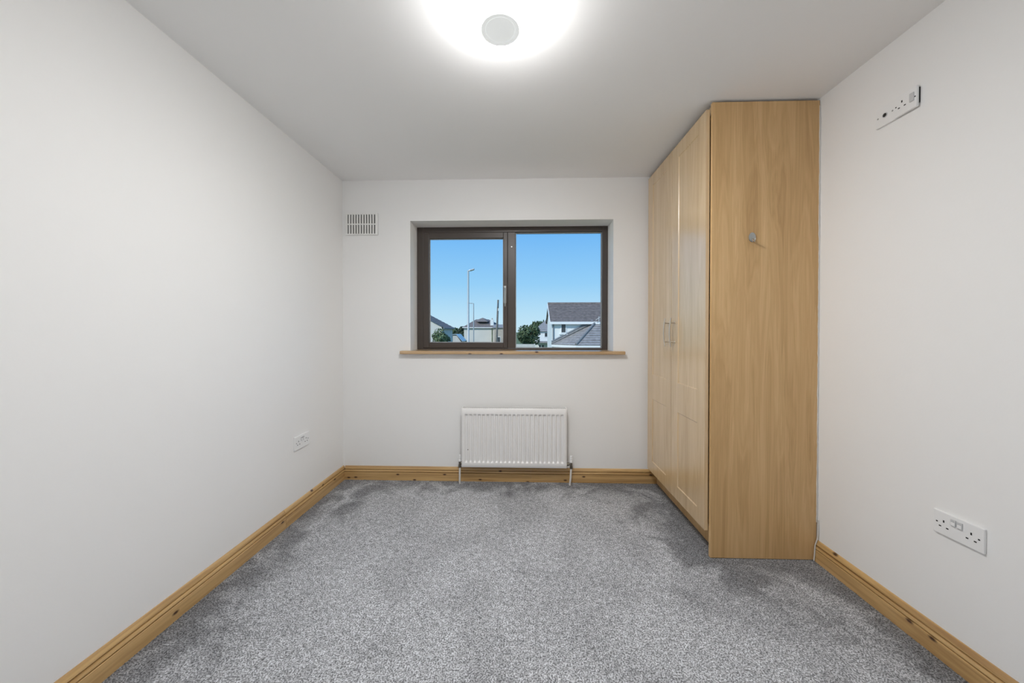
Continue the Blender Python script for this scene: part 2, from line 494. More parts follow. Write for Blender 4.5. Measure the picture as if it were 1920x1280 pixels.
# opening sash
sx0, sx1, sz0, sz1 = fx0+.054, mx0, wz0+.015, wz1-.046
sash = B(sx0+.001, sx0+.050, FY-.006, FY+.05, sz0+.001, sz1-.001).build('sash', M['frame'], win, bevel=.003)
sb_ = MB()
bar(sx1-.036, sx1-.001, sz0+.001, sz1-.001, FY-.006, FY+.05, 'sash_stile', parent=sash)
bar(sx0+.050, sx1-.036, sz1-.050, sz1-.001, FY-.006, FY+.05, 'sash_rail', parent=sash)
bar(sx0+.050, sx1-.036, sz0+.001, sz0+.046, FY-.006, FY+.05, 'sash_rail', parent=sash)
gx0, gx1, gz0, gz1 = sx0+.050, sx1-.036, sz0+.046, sz1-.050
B(gx0, gx1, FY+.026, FY+.030, gz0, gz1).build('pane', M['glass'], sash)
gasket_ring(gx0, gx1, gz0, gz1, FY+.018, sash)
hx = sx1-.021
hb = MB().box(hx-.010, hx+.010, FY-.016, FY-.006, 1.43, 1.575)
hb.box(hx-.006, hx+.006, FY-.034, FY-.014, 1.535, 1.56)
hb.tube([(hx, FY-.034, 1.552), (hx, FY-.042, 1.53), (hx+.002, FY-.044, 1.47), (hx+.002, FY-.043, 1.40)], [.007, .0075, .006, .0045], 10)
ho = hb.build('window_handle', M['steel'], sash, bevel=.002)
B(fx0+.010, fx0+.022, FY-.004, FY, 1.43, 1.47).build('hinge_cover', M['frame'], win, bevel=.002)
sc = MB().tube([(-.094, FY+.002, 1.905), (-.094, FY-.003, 1.905)], .005, 10).build('screw_cap', M['steel'], win)
# exterior sill and painted sub-sill strip
bar(OX0, OX1, wz0-.026, wz0, FY+.0, FY+.12, 'sill_strip', 'upvc')
# inner sill board
sill = MB()
prof = [(YF-.040, 1.012), (YF-.044, 1.016), (YF-.045, 1.025), (YF-.044, 1.034), (YF-.040, 1.038), (YF+.177, 1.038), (YF+.177, 1.012)]
a_, b2 = (-.973, .797)
n = len(prof)
for xx in (a_, b2):
    for yy, zz in prof: sill.v.append((xx, yy, zz))
for i in range(n): sill.f.append((i, (i+1) % n, n+(i+1) % n, n+i))
sill.f += [tuple(range(n)), tuple(range(n, 2*n))[::-1]]
# horns stop at the wall: board is full width only in front of the wall
sill = MB().box(a_, b2, YF-.045, YF-.0005, 1.012, 1.038).build('trim_1', M['sill'], None, bevel=.005, segs=3, org=(-.09, YF, 1.012))
struct(sill, 'rounded pine window sill board below the brown window', 'window sill')
B(OX0+.001, OX1-.001, YF-.0005, FY-.0005, 1.012, 1.0375).build('sill_tread', M['sill'], sill)

# ------------------------------------------------------------------ wardrobe
wd = thing('wardrobe', ((WX+XR)/2, (WY0+WY1)/2, 0), 'tall two-door beech laminate wardrobe built in beside the window', 'wardrobe')
WTOP = 2.388
B(WX, XR-.004, WY0, WY0+.018, .002, WTOP).build('side_panel', M['laminate'], wd, bevel=.0012)
B(1.050, 1.068, WY0+.018, WY1-.001, .002, .135).build('plinth', M['laminate'], wd)
B(1.000, 1.018, WY0+.018, WY1-.001, 2.345, WTOP).build('top_fascia', M['door_lam'], wd)
B(1.006, XR-.004, WY0+.018, WY1-.001, .135, .153).build('base_shelf', M['laminate'], wd)
B(1.006, XR-.004, WY0+.018, WY1-.001, 2.325, 2.343).build('top_shelf', M['laminate'], wd)
B(1.515, XR-.004, WY0+.018, WY1-.001, .153, 2.325).build('back_panel', M['shadow_gap'], wd)
B(WX, 1.006, 2.768, WY1-.001, .138, WTOP).build('scribe_strip', M['laminate'], wd)
def wardrobe_door(ya, yb, hy):
    """overlay shaker door: stiles and rails around two recessed panels"""
    x0, x1, z0, z1 = .965, .983, .138, 2.360
    s = .082
    d = B(x0+.0045, x1, ya, yb, z0, z1)
    rows = [(z0, .222), (.690, .872), (2.278, z1)]
    fr_ = MB().box(x0, x0+.0045, ya, ya+s, z0, z1).box(x0, x0+.0045, yb-s-.01, yb, z0, z1)
    for a, b_ in rows: fr_.box(x0, x0+.0045, ya+s, yb-s-.01, a, b_)
    door = d.build('door', M['door_lam'], wd)
    # one continuous face frame with chamfered inner edges
    mb = MB()
    yi, yo = ya+s, yb-s-.01
    def ring(z_a, z_b):
        c = .004
        o = [(yi, z_a), (yo, z_a), (yo, z_b), (yi, z_b)]
        q = [(yi+c, z_a+c), (yo-c, z_a+c), (yo-c, z_b-c), (yi+c, z_b-c)]
        for i in range(4):
            j = (i+1) % 4
            mb.poly([(x0, *o[i]), (x0, *o[j]), (x0+.0045, *q[j]), (x0+.0045, *q[i])])
    ring(.222, .690); ring(.872, 2.278)
    def face(y_a, y_b, z_a, z_b): mb.poly([(x0, y_a, z_a), (x0, y_a, z_b), (x0, y_b, z_b), (x0, y_b, z_a)])
    face(ya, yi, z0, z1); face(yo, yb, z0, z1)
    for a, b_ in rows: face(yi, yo, a, b_)
    k = .0046
    mb.poly([(x0, ya, z0), (x0+k, ya, z0), (x0+k, ya, z1), (x0, ya, z1)]); mb.poly([(x0, yb, z0), (x0, yb, z1), (x0+k, yb, z1), (x0+k, yb, z0)])
    mb.poly([(x0, ya, z1), (x0+k, ya, z1), (x0+k, yb, z1), (x0, yb, z1)]); mb.poly([(x0, ya, z0), (x0, yb, z0), (x0+k, yb, z0), (x0+k, ya, z0)])
    mb.build('door_frame', M['door_lam'], door, recalc=False)
    hm = MB()
    path = [(.932+.008*abs(t)**2*1.0, hy, 1.187+.092*t) for t in np.linspace(-1, 1, 13)]
    hm.tube(path, [.0042+.0012*(1-abs(t)) for t in np.linspace(-1, 1, 13)], 10)
    for zf in (1.126, 1.250):
        hm.tube([(.966, hy, zf), (.935, hy, zf)], .005, 10)
        hm.tube([(.9655, hy, zf), (.9625, hy, zf)], .008, 12)
    h = hm.build('handle', M['nickel'], door, smooth=True)
    h['label'] = 'bowed brushed nickel bar handle'
    return door
wardrobe_door(1.906, 2.3315, 2.281)
wardrobe_door(2.3345, 2.765, 2.374)

cz = [(XR-.0035+random.uniform(-.0012, .0012), WY0-.0005, z) for z in np.arange(.20, 2.38, .02)]
MB().tube(cz, [.0022+random.uniform(0, .0016) for _ in cz], 6).build('sealant_bead', M['cable'], wd)
# coat hook on the wardrobe side
hk = thing('coat_hook', (1.193, WY0, 1.64), 'small grey metal hook stuck on the wardrobe side panel', 'hook')
hp = MB()
ring = [(1.193+.0175*math.cos(t), WY0+.0005, 1.684+.025*math.sin(t)) for t in np.linspace(0, 2*math.pi, 28, endpoint=False)]
hp.slab(ring, (0, -.005, 0)).build('back_plate', M['steel'], hk, bevel=.001)
MB().tube([(1.193, WY0-.004, 1.672), (1.193, WY0-.014, 1.664), (1.193, WY0-.020, 1.660), (1.192, WY0-.025, 1.666), (1.192, WY0-.026, 1.673)], [.006, .005, .0045, .0045, .0055], 10).build('prong', M['chrome'], hk, smooth=True)

# ------------------------------------------------------------------ radiator
rx0, rx1, rz0, rz1 = -.474, .3395, .139, .597
ry0 = YF - .090
ra = thing('radiator', ((rx0+rx1)/2, YF-.06, .139), 'white fluted panel radiator under the window', 'radiator')
def radiator_front():
    ng = 23
    fx_a, fx_b = -.4535, .3190
    pitch = (fx_b-fx_a)/ng
    xs = [rx0, rx0+.004]
    for i in range(ng):
        c = fx_a + pitch*(i+.5)
        for t in (-.5, -.37, -.33, -.285, -.24, -.20, 0, .20, .24, .285, .33, .37): xs.append(c+pitch*t)
    xs += [fx_b, rx1-.004, rx1]
    zs = [rz0, rz0+.004, .172, .175, .179, .183, .187, .191, .20, .30, .42, .53, .543, .546, .549, .5515, .556, rz1-.004, rz1]
    mb = MB(); W = len(xs)
    for z in zs:
        for x in xs:
            d = 0
            if fx_a < x < fx_b:
                t = ((x-fx_a)/pitch) % 1.0 - .5
                u_ = min(1, max(0, (.37-abs(t))/.17)); d = .0105*u_*u_*(3-2*u_)
                lo = min(1, max(0, (z-.174)/.016)); hi = min(1, max(0, (.5525-z)/.008))
                d *= (lo*lo*(3-2*lo))*(hi*hi*(3-2*hi))
            e = .004 if (x in (xs[0], xs[-1]) or z in (zs[0], zs[-1])) else 0
            mb.v.append((x, ry0 + d + e, z))
    for k in range(len(zs)-1):
        for i in range(W-1):
            mb.f.append((k*W+i, k*W+i+1, (k+1)*W+i+1, (k+1)*W+i))
    o = mb.build('front_panel', M['enamel'], ra, recalc=False)
    o.data.polygons.foreach_set('use_smooth', [True]*len(o.data.polygons))
    return o
radiator_front()
B(rx0+.001, rx1-.001, ry0+.012, ry0+.022, rz0+.002, rz1-.002).build('inner_panel', M['enamel'], ra)
B(rx0, rx0+.010, ry0+.005, YF-.030, rz0+.003, rz1+.004).build('side_cover', M['enamel'], ra, bevel=.002)
B(rx1-.010, rx1, ry0+.005, YF-.030, rz0+.003, rz1+.004).build('side_cover', M['enamel'], ra, bevel=.002)
gr = B(rx0+.010, rx1-.010, YF-.036, YF-.030, rz1-.006, rz1+.004).build('top_grille', M['enamel'], ra)
nb = 54
gm_ = MB()
for i in range(nb):
    x = rx0+.02+(rx1-rx0-.04)*i/(nb-1)
    gm_.box(x-.0025, x+.0025, ry0+.022, YF-.036, rz1-.012, rz1-.006)
gm_.build('grille_bars', M['grille'], ra)['kind'] = 'stuff'
B(rx0+.02, rx1-.02, YF-.036, YF-.032, rz0+.01, rz1-.01).build('back_panel', M['grille'], ra)
for bx in (-.36, .225): B(bx, bx+.03, YF-.033, YF-.0005, rz0+.04, rz1-.05).build('wall_bracket', M['enamel'], ra)
MB().tube([(-.4235, ry0-.0005, .277), (-.4235, ry0+.001, .277)], .0035, 8).build('paint_chip', M['shadow_gap'], ra)
# left lockshield valve and pipe
yv = YF-.060
def valve(xc, pipe_path, body_x, cap):
    vb = MB().tube([(xc, yv, .128), (xc, yv, .150)], .011, 12).tube([(xc, yv, .150), (xc, yv, .178)], .0085, 12)
    vb.tube([(xc, yv, .163), (body_x, yv, .163)], .0085, 12)
    vb.tube([(xc+(body_x-xc)*.35, yv, .163), (xc+(body_x-xc)*.85, yv, .163)], .0125, 6)
    v = vb.build('valve', M['brass'], ra, smooth=True)
    MB().lathe([(0, .176), (cap, .176), (cap, .190), (cap*.72, .194), (cap*.72, .199), (cap, .202), (cap*.9, .226), (0, .228)], (xc, yv), 20).build('valve_cap', M['plastic'], v, smooth=True)
    MB().tube(pipe_path, .0075, 12).build('pipe', M['pipe'], ra, smooth=True)
valve(-.492, [(-.492, yv, .130), (-.493, yv, .0), (-.493, yv, -.02)], rx0+.004, .0105)
valve(.376, [(.376, yv, .130), (.372, yv-.001, .06), (.366, yv-.002, .0), (.365, yv-.002, -.02)], rx1-.004, .0125)

# ------------------------------------------------------------------ ceiling light
LX, LY = -.083, 1.310
cl = thing('ceiling_light', (LX, LY, 2.30), 'round glowing flush ceiling light with a grey centre disc', 'ceiling light')
MB().lathe([(0, 2.3995), (.130, 2.3995), (.130, 2.372), (0, 2.372)], (LX, LY), 48).build('base_plate', M['plastic'], cl, smooth=True)
MB().lathe([(.130, 2.392), (.152, 2.388), (.163, 2.376), (.168, 2.358), (.168, 2.340), (.166, 2.330), (.160, 2.321)], (LX, LY), 64).build('diffuser_rim', M['rim'], cl, smooth=True)
MB().lathe([(.160, 2.321), (.146, 2.311), (.125, 2.305), (.100, 2.302), (.074, 2.301), (.074, 2.320)], (LX, LY), 64).build('diffuser', M['lit'], cl, smooth=True)
rim = MB().lathe([(.0735, 2.312), (.0735, 2.300), (.070, 2.2975), (.0585, 2.2985), (.0545, 2.3015), (.0545, 2.306)], (LX, LY), 48).build('centre_rim', M['dim'], cl, smooth=True)
MB().lathe([(.0560, 2.3035), (.053, 2.3000), (.030, 2.2990), (0, 2.2990)], (LX, LY), 48).build('centre_disc', M['dim'], cl, smooth=True)
MB().lathe([(.0735, 2.316), (0, 2.316)], (LX, LY), 48).build('centre_backing', M['dark'], cl)

# ------------------------------------------------------------------ air vent
vx0, vx1, vz0, vz1 = -1.4206, -1.1575, 1.9633, 2.1358
av = thing('air_vent', ((vx0+vx1)/2, YF, vz0), 'white slotted air vent high on the wall beside the window', 'air vent')
yb_, yf_ = YF-.0005, YF-.011
B(vx0+.004, vx1-.004, YF-.003, yb_, vz0+.004, vz1-.004).build('backing', M['vent_back'], av)
fw = .0205
ix0, ix1, iz0, iz1 = vx0+.0165, vx1-.0205, vz0+.010, vz1-.009
vf = MB().box(vx0, ix0, yf_, YF-.003, vz0, vz1).box(ix1, vx1, yf_, YF-.003, vz0, vz1)
vf.box(ix0, ix1, yf_, YF-.003, vz0, iz0).box(ix0, ix1, yf_, YF-.003, iz1, vz1)
vf.build('frame', M['vent'], av)
B(ix0, ix1, yf_+.001, YF-.003, (iz0+iz1)/2-.005, (iz0+iz1)/2+.004).build('middle_bar', M['vent'], av)
ns = 11; pit = (ix1-ix0)/(ns-.45); slot = .0108
slat_me = None
for i in range(ns-1):
    xa = ix0+slot+pit*i; xb = ix0+pit*(i+1)
    if slat_me is None:
        s0 = B(xa, xb, yf_+.0005, YF-.003, iz0, iz1).build('slat', M['vent'], av); slat_me = s0.data
    else:
        s1 = bpy.data.objects.new('slat', slat_me); COL.objects.link(s1); s1.parent = av; s1.location.x = pit*i

# ------------------------------------------------------------------ sockets
def rounded_plate(root, wall_x, sgn, ya, yb, za, zb, thick, name='plate'):
    return B(min(wall_x, wall_x+sgn*thick), max(wall_x, wall_x+sgn*thick), ya, yb, za, zb).build(name, M['plastic'], root, bevel=.0025, segs=3)
def hole(root, x, sgn, y, z, wy, wz, name='pin_hole'):
    B(min(x, x+sgn*.0004), max(x, x+sgn*.0004), y-wy/2, y+wy/2, z-wz/2, z+wz/2).build(name, M['dark'], root)
def pins(root, x, sgn, y, z, s=1):
    hole(root, x, sgn, y, z+.012, .0045, .0085)
    hole(root, x, sgn, y-.0111, z-.0085, .0072, .0042)
    hole(root, x, sgn, y+.0111, z-.0085, .0072, .0042)
def double_socket(wall_x, sgn, ya, yb, za, zb, label):
    yc, zc = (ya+yb)/2, (za+zb)/2
    r = thing('wall_socket', (wall_x, yc, za), label, 'socket')
    th = .0095
    rounded_plate(r, wall_x, sgn, ya, yb, za, zb, th)
    xf = wall_x+sgn*th
    for q in (-1, 1):
        pins(r, xf, sgn, yc+q*.0395, zc-.004)
        hole(r, xf, sgn, yc+q*.0605, zc, .0055, .0045, 'screw_hole')
        # rocker switch in its own small surround
        ys = yc+q*.0095
        rk = B(min(xf, xf+sgn*.004), max(xf, xf+sgn*.004), ys-.0075, ys+.0075, zc+.006, zc+.030).build('switch', M['plastic2'], r, bevel=.0012)
        B(min(xf, xf+sgn*.0052), max(xf, xf+sgn*.0052), ys-.0058, ys+.0058, zc+.0085, zc+.020).build('rocker', M['plastic'], rk, bevel=.001)
    return r
double_socket(XL, 1, 2.193, 2.348, .434, .521, 'white double wall socket above the skirting beside the radiator wall')
double_socket(XR, -1, 1.2155, 1.3615, .456, .540, 'white double wall socket on the wardrobe wall, low above the skirting')
# high pair: aerial plate and single socket side by side
pa = thing('aerial_plate', (XR, 1.550, 2.0665), 'white aerial wall plate high on the wall next to a power socket', 'wall plate')
rounded_plate(pa, XR, -1, 1.5105, 1.592, 2.0665, 2.148, .010)
xf = XR-.010
MB().tube([(xf+.001, 1.551, 2.107), (xf-.002, 1.551, 2.107)], .0105, 16).build('aerial_collar', M['plastic2'], pa)
MB().tube([(xf-.0019, 1.551, 2.107), (xf-.0025, 1.551, 2.107)], .0075, 14).build('aerial_hole', M['dark'], pa)
for q in (-1, 1): MB().tube([(xf+.001, 1.551+q*.030, 2.107), (xf-.0004, 1.551+q*.030, 2.107)], .0034, 10).build('screw_hole', M['steel'], pa)
ps = thing('wall_socket', (XR, 1.467, 2.0665), 'white single wall socket high on the wall, standing off a dark gap', 'socket')
rounded_plate(ps, XR-.006, -1, 1.4255, 1.508, 2.0665, 2.148, .0105)
xf = XR-.0165
B(XR-.006, XR-.0005, 1.432, 1.503, 2.071, 2.144).build('back_box', M['plastic2'], ps)
pins(ps, xf, -1, 1.4785, 2.106)
B(xf-.004, xf+.001, 1.4335, 1.4485, 2.094, 2.127).build('switch', M['plastic2'], ps, bevel=.0012)
for q in (1.501, 1.4305): hole(ps, xf, -1, q, 2.107, .0045, .0045, 'screw_hole')
B(XR-.006, XR-.0004, 1.4265, 1.432, 2.083, 2.141).build('gap_shade_strip', M['dark'], ps)  # dark strip filling the stand-off, the gap's shade put into its colour

# ------------------------------------------------------------------ loose cable by the wardrobe
cb = MB().tube([(1.5335, 1.879, .215), (1.5325, 1.8785, .17), (1.5325, 1.878, .145), (1.5285, 1.8785, .117), (1.5185, 1.879, .084), (1.5160, 1.8795, .034), (1.5135, 1.880, .004)], .0030, 8)
tag(cb.build('cable', M['cable'], None, smooth=True, org=(1.5135, 1.88, 0)), 'thin white cable dropping past the skirting end at the wardrobe', 'cable')

# ------------------------------------------------------------------ outside
GZ = -2.75
gr_o = MB()
gr_o.poly([(-500, YF+1.2, GZ), (500, YF+1.2, GZ), (500, 900, GZ), (-500, 900, GZ)])
struct(gr_o.build('ground', M['grass'], recalc=False), 'grassy ground between the houses outside', 'ground')

def courses(name, e0, e1, t0, t1, n, mat, parent, lift=.035):
    """stepped roof face from eave e0-e1 up to top t0-t1"""
    e0, e1, t0, t1 = map(Vector, (e0, e1, t0, t1))
    nrm = (e1-e0).cross((t0+t1)/2-(e0+e1)/2).normalized()
    if nrm.z < 0: nrm = -nrm
    mb = MB()
    for k in range(n):
        a, b_ = k/n, (k+1)/n
        p0, p1 = e0.lerp(t0, a), e1.lerp(t1, a); q0, q1 = e0.lerp(t0, b_), e1.lerp(t1, b_)
        u = nrm*lift
        mb.poly([p0+u, p1+u, q1, q0]); mb.poly([p0, p1, p1+u, p0+u])
        if k == 0: mb.poly([p0-nrm*.08, p1-nrm*.08, p1, p0])
    return mb.build(name, mat, parent, recalc=False)
def rect_win(parent, px0, px1, py0, py1, Y, frame=True):
    a, b_ = at(px0, py0, Y), at(px1, py1, Y)
    x0, x1, z0, z1 = a.x, b_.x, b_.z, a.z
    w = B(x0, x1, Y-.04, Y+.02, z0, z1).build('window', M['upvc'], parent)
    t = min(.09, (x1-x0)*.16)
    B(x0+t, x1-t, Y-.05, Y-.039, z0+t, z1-t).build('pane', M['winglass'], w)
    return w

# --- white house on the right with a lower faceted roof in front
HY = 28.0
c0 = at(1035, 602, HY); zr = at(1040, 569, HY+2.6).z
hx0, hx1 = c0.x, c0.x+11.0
ze = c0.z
hw = thing('house', (hx0+4, HY, GZ), 'white rendered house with a brown tiled roof and faceted front extension', 'house')
wm = MB().box(hx0, hx1, HY, HY+5.2, GZ, ze)
wm.slab([(hx0, HY, ze), (hx0, HY+5.2, ze), (hx0, HY+2.6, zr-.05)], (hx1-hx0, 0, 0))
wm.build('walls', M['render_w'], hw)
ov = .22
courses('roof_front', (hx0-.15, HY-ov, ze-.06), (hx1+.15, HY-ov, ze-.06), (hx0-.15, HY+2.6, zr), (hx1+.15, HY+2.6, zr), 13, M['tile_b'], hw)
courses('roof_back', (hx1+.15, HY+5.2+ov, ze-.06), (hx0-.15, HY+5.2+ov, ze-.06), (hx1+.15, HY+2.6, zr), (hx0-.15, HY+2.6, zr), 6, M['tile_b'], hw)
MB().tube([(hx0-.15, HY+2.6, zr), (hx1+.15, HY+2.6, zr)], .11, 8).build('ridge_tiles', M['tile_b'], hw)
MB().slab([(hx0-.16, HY-ov, ze-.02), (hx0-.16, HY+2.6, zr+.02), (hx0-.16, HY+2.6, zr-.22), (hx0-.16, HY-ov, ze-.26)], (-.05, 0, 0)).build('barge_board', M['upvc'], hw)
B(hx0-.2, hx1+.2, HY-ov-.10, HY-ov, ze-.24, ze-.05).build('gutter', M['upvc'], hw)
MB().tube([(hx0+.10, HY-.06, ze-.1), (hx0+.10, HY-.06, GZ)], .05, 8).build('downpipe', M['lead'], hw)
rect_win(hw, 1051, 1062, 603.5, 624.5, HY-.01)
a = at(1048.5, 625, HY); b_ = at(1064, 627, HY)
B(a.x, b_.x, HY-.10, HY, b_.z, a.z).build('window_sill', M['render_w'], hw)
# faceted extension
A_ = at(1034, 645, HY-.02); B_ = at(1080, 647, 25.4); P_ = at(1117, 604.5, HY-.02)
C_ = Vector((B_.x+7.5, B_.y, B_.z)); Q_ = Vector((P_.x+6.0, P_.y, P_.z))
ex = MB().slab([(A_.x+.1, HY-.02, GZ), (B_.x+.12, B_.y+.15, GZ), (C_.x-.1, B_.y+.15, GZ), (C_.x-.1, HY-.02, GZ)], (0, 0, B_.z-.1-GZ))
ex.build('extension_walls', M['render_w'], hw)
courses('extension_roof_front', B_, C_, P_, Q_, 10, M['tile'], hw, .045)
courses('extension_roof_side', A_, B_, P_, P_+Vector((.01, 0, 0)), 10, M['tile'], hw, .03)
MB().tube([B_+Vector((0, -.02, .06)), P_+Vector((0, -.05, .08))], .085, 8).build('hip_tiles', M['ridge'], hw)
MB().tube([A_+Vector((0, -.06, .05)), P_+Vector((-.1, -.06, .08))], .075, 8).build('verge_flashing', M['ridge'], hw)
MB().tube([A_+Vector((0, -.02, .20)), P_+Vector((-.25, -.02, .16))], .07, 8).build('wall_flashing', M['lead'], hw)
gt = MB()
for p, q in ((A_, B_), (B_, C_)):
    gt.slab([p+Vector((0,-.06,-.03)), q+Vector((0,-.06,-.03)), q+Vector((0,-.06,-.20)), p+Vector((0,-.06,-.20))], (0, .06, 0))
gt.build('extension_gutter', M['upvc'], hw)
# aerial bracket on the roof
ae = at(1122, 598, HY-.6)
MB().tube([at(1123, 604, 27.5), at(1123, 593, 27.5)], .03, 6).tube([at(1117, 600, 27.5), at(1126, 594, 27.5)], .02, 6).build('satellite_arm', M['galv'], hw)
MB().tube([at(1127, 569, 31), at(1127, 551, 31)], .03, 6).tube([at(1125.5, 553, 31), at(1130, 553, 31)], .02, 6).build('roof_aerial', M['galv'], hw)

# --- hipped house across the road
HY2 = 80.0
e0 = at(867, 613.5, HY2); e1 = at(944, 613.5, HY2)
h2 = thing('house', ((e0.x+e1.x)/2, HY2, GZ), 'grey rendered house with a hipped dark roof behind the street lamps', 'house')
dp = 10.0
ze2 = e0.z
B(e0.x+.3, at(926, 613, HY2).x, HY2+.3, HY2+dp, GZ, ze2+.02).build('walls', M['render_g'], h2)
r0 = at(893, 598.5, HY2+4.5); r1 = at(916, 598.5, HY2+4.5); r0.z = r1.z
rt = max(r0.z, r1.z)
r0.z = r1.z = rt
E = [Vector((e0.x, HY2, ze2)), Vector((e1.x, HY2, ze2)), Vector((e1.x, HY2+dp, ze2)), Vector((e0.x, HY2+dp, ze2))]
courses('roof_front', E[0], E[1], r0, r1, 6, M['tile_b'], h2)
courses('roof_side', E[3], E[0], r0+Vector((0, .01, 0)), r0, 6, M['tile_b'], h2)
courses('roof_side', E[1], E[2], r1, r1+Vector((0, .01, 0)), 6, M['tile_b'], h2)
courses('roof_back', E[2], E[3], r1, r0, 4, M['tile_b'], h2)
pk = at(905, 595.5, HY2+3.0)
MB().poly([at(896, 603, HY2+1.4), at(914, 603, HY2+1.4), pk]).poly([at(914, 603, HY2+1.4), at(920, 601, HY2+4.5), pk]).poly([at(920, 601, HY2+4.5), at(890, 601, HY2+4.5), pk]).poly([at(890, 601, HY2+4.5), at(896, 603, HY2+1.4), pk]).build('roof_gablet', M['tile_b'], h2)
ca, cb_ = at(919.5, 599, HY2+1), at(925.5, 609, HY2+1)
ch = B(ca.x, cb_.x, HY2+1, HY2+1.9, cb_.z-.4, ca.z).build('chimney', M['render_w'], h2)
MB().tube([((ca.x+cb_.x)/2, HY2+1.45, ca.z), ((ca.x+cb_.x)/2, HY2+1.45, ca.z+.35)], .14, 8).build('chimney_pot', M['render_b'], ch)
B(e0.x-.05, at(930, 613, HY2).x, HY2-.12, HY2, ze2-.16, ze2).build('gutter', M['upvc'], h2)
pw, pv = at(926, 614, HY2-4), at(944, 614, HY2-4)
B(pw.x, pv.x, HY2-4, HY2+3, GZ, pw.z).build('porch_walls', M['render_b'], h2)
courses('porch_roof', (pw.x-.3, HY2-4.3, pw.z), (pv.x+.3, HY2-4.3, pw.z), (pw.x-.3, HY2, pw.z+.75), (pv.x+.3, HY2, pw.z+.75), 3, M['tile'], h2)
rect_win(h2, 932.5, 938.5, 631, 643, HY2-4.02)
MB().tube([at(922.5, 613, HY2+.2), at(922.5, 645, HY2+.2)], .08, 6).build('downpipe', M['leaf3'], h2)

# --- house on the left, gable towards us
HY3 = 45.0
g1 = at(828, 612, HY3); gy2 = 52.0; f1 = at(846.5, 612, gy2)
xr3 = g1.x; span = 8.4; ze3 = g1.z; zr3 = ze3+span/2*.52
h3 = thing('house', (xr3-span/2, HY3, GZ), 'grey gable-fronted house with a dark roof behind the leafy bush', 'house')
MB().slab([(xr3-span, HY3, GZ), (xr3, HY3, GZ), (xr3, HY3, ze3), (xr3-span/2, HY3, zr3), (xr3-span, HY3, ze3)], (0, gy2-HY3, 0)).build('walls', M['render_g'], h3)
courses('roof_slope', (xr3+.3, HY3-.2, ze3-.15), (xr3+.3, gy2+.2, ze3-.15), (xr3-span/2, HY3-.2, zr3+.03), (xr3-span/2, gy2+.2, zr3+.03), 9, M['tile_b'], h3)
courses('roof_slope', (xr3-span-.3, gy2+.2, ze3-.15), (xr3-span-.3, HY3-.2, ze3-.15), (xr3-span/2, gy2+.2, zr3+.03), (xr3-span/2, HY3-.2, zr3+.03), 9, M['tile_b'], h3)
B(xr3+.25, xr3+.37, HY3-.2, gy2+.2, ze3-.28, ze3-.14).build('gutter', M['lead'], h3)
MB().tube([(xr3+.05, HY3-.05, ze3-.2), (xr3+.05, HY3-.05, GZ)], .05, 6).build('downpipe', M['upvc'], h3)

# --- white house far behind the round tree
HY4 = 62.0
q0 = at(1004, 621, HY4); q1 = at(1034, 621, HY4)
h4 = thing('house', ((q0.x+q1.x)/2, HY4, GZ), 'white house with a dark roof half hidden behind the round tree', 'house')
B(q0.x, q1.x+2.5, HY4, HY4+8, GZ, q0.z).build('walls', M['render_w'], h4)
t0, t1 = at(1026, 597.5, HY4+4), at(1037, 597.5, HY4+4)
courses('roof_front', (q0.x-.3, HY4-.3, q0.z), (q1.x+2.8, HY4-.3, q0.z), t0, (q1.x+2.8, HY4+4, t0.z), 7, M['tile'], h4)
courses('roof_side', (q0.x-.3, HY4+8.3, q0.z), (q0.x-.3, HY4-.3, q0.z), t0+Vector((0, .01, 0)), t0, 7, M['tile'], h4)
rect_win(h4, 1020.5, 1027, 623, 632, HY4-.02)
rect_win(h4, 1010, 1014, 646, 652, HY4-.02)
rect_win(h4, 1016, 1020, 646, 652, HY4-.02)
B(at(1006, 640, HY4-2.5).x, q1.x+2.5, HY4-2.5, HY4, at(1006, 640, HY4-2.5).z-.25, at(1006, 640, HY4-2.5).z).build('porch_canopy', M['tile'], h4)

# --- shed with a pale sloping roof
HY5 = 58.0
s0_, s1_ = at(849, 627, HY5), at(865, 640, HY5)
sh = thing('shed', ((s0_.x+s1_.x)/2, HY5, GZ), 'low outbuilding with a pale sloping sheet roof between the houses', 'shed')
MB().slab([(s0_.x, HY5, GZ), (s1_.x, HY5, GZ), (s1_.x, HY5, s1_.z-.1), (s0_.x+.6, HY5, s0_.z-.1), (s0_.x, HY5, s0_.z-.1)], (0, 4, 0)).build('walls', M['stonewall'], sh)
MB().slab([(s0_.x-.1, HY5-.2, s0_.z), (s0_.x+.6, HY5-.2, s0_.z), (s1_.x+.2, HY5-.2, s1_.z), (s1_.x+.2, HY5+4.2, s1_.z), (s0_.x+.6, HY5+4.2, s0_.z), (s0_.x-.1, HY5+4.2, s0_.z)], (0, 0, .06)).build('roof_sheet', M['polycarb'], sh)

# --- garden wall below the tree
ga, gb2 = at(962, 645, 43), at(1003, 645, 43)
gw = B(ga.x, gb2.x, 43, 43.3, GZ, ga.z).build('garden_wall', M['stonewall'], None, org=((ga.x+gb2.x)/2, 43, GZ))
tag(gw, 'low pale garden wall in front of the round tree', 'garden wall')

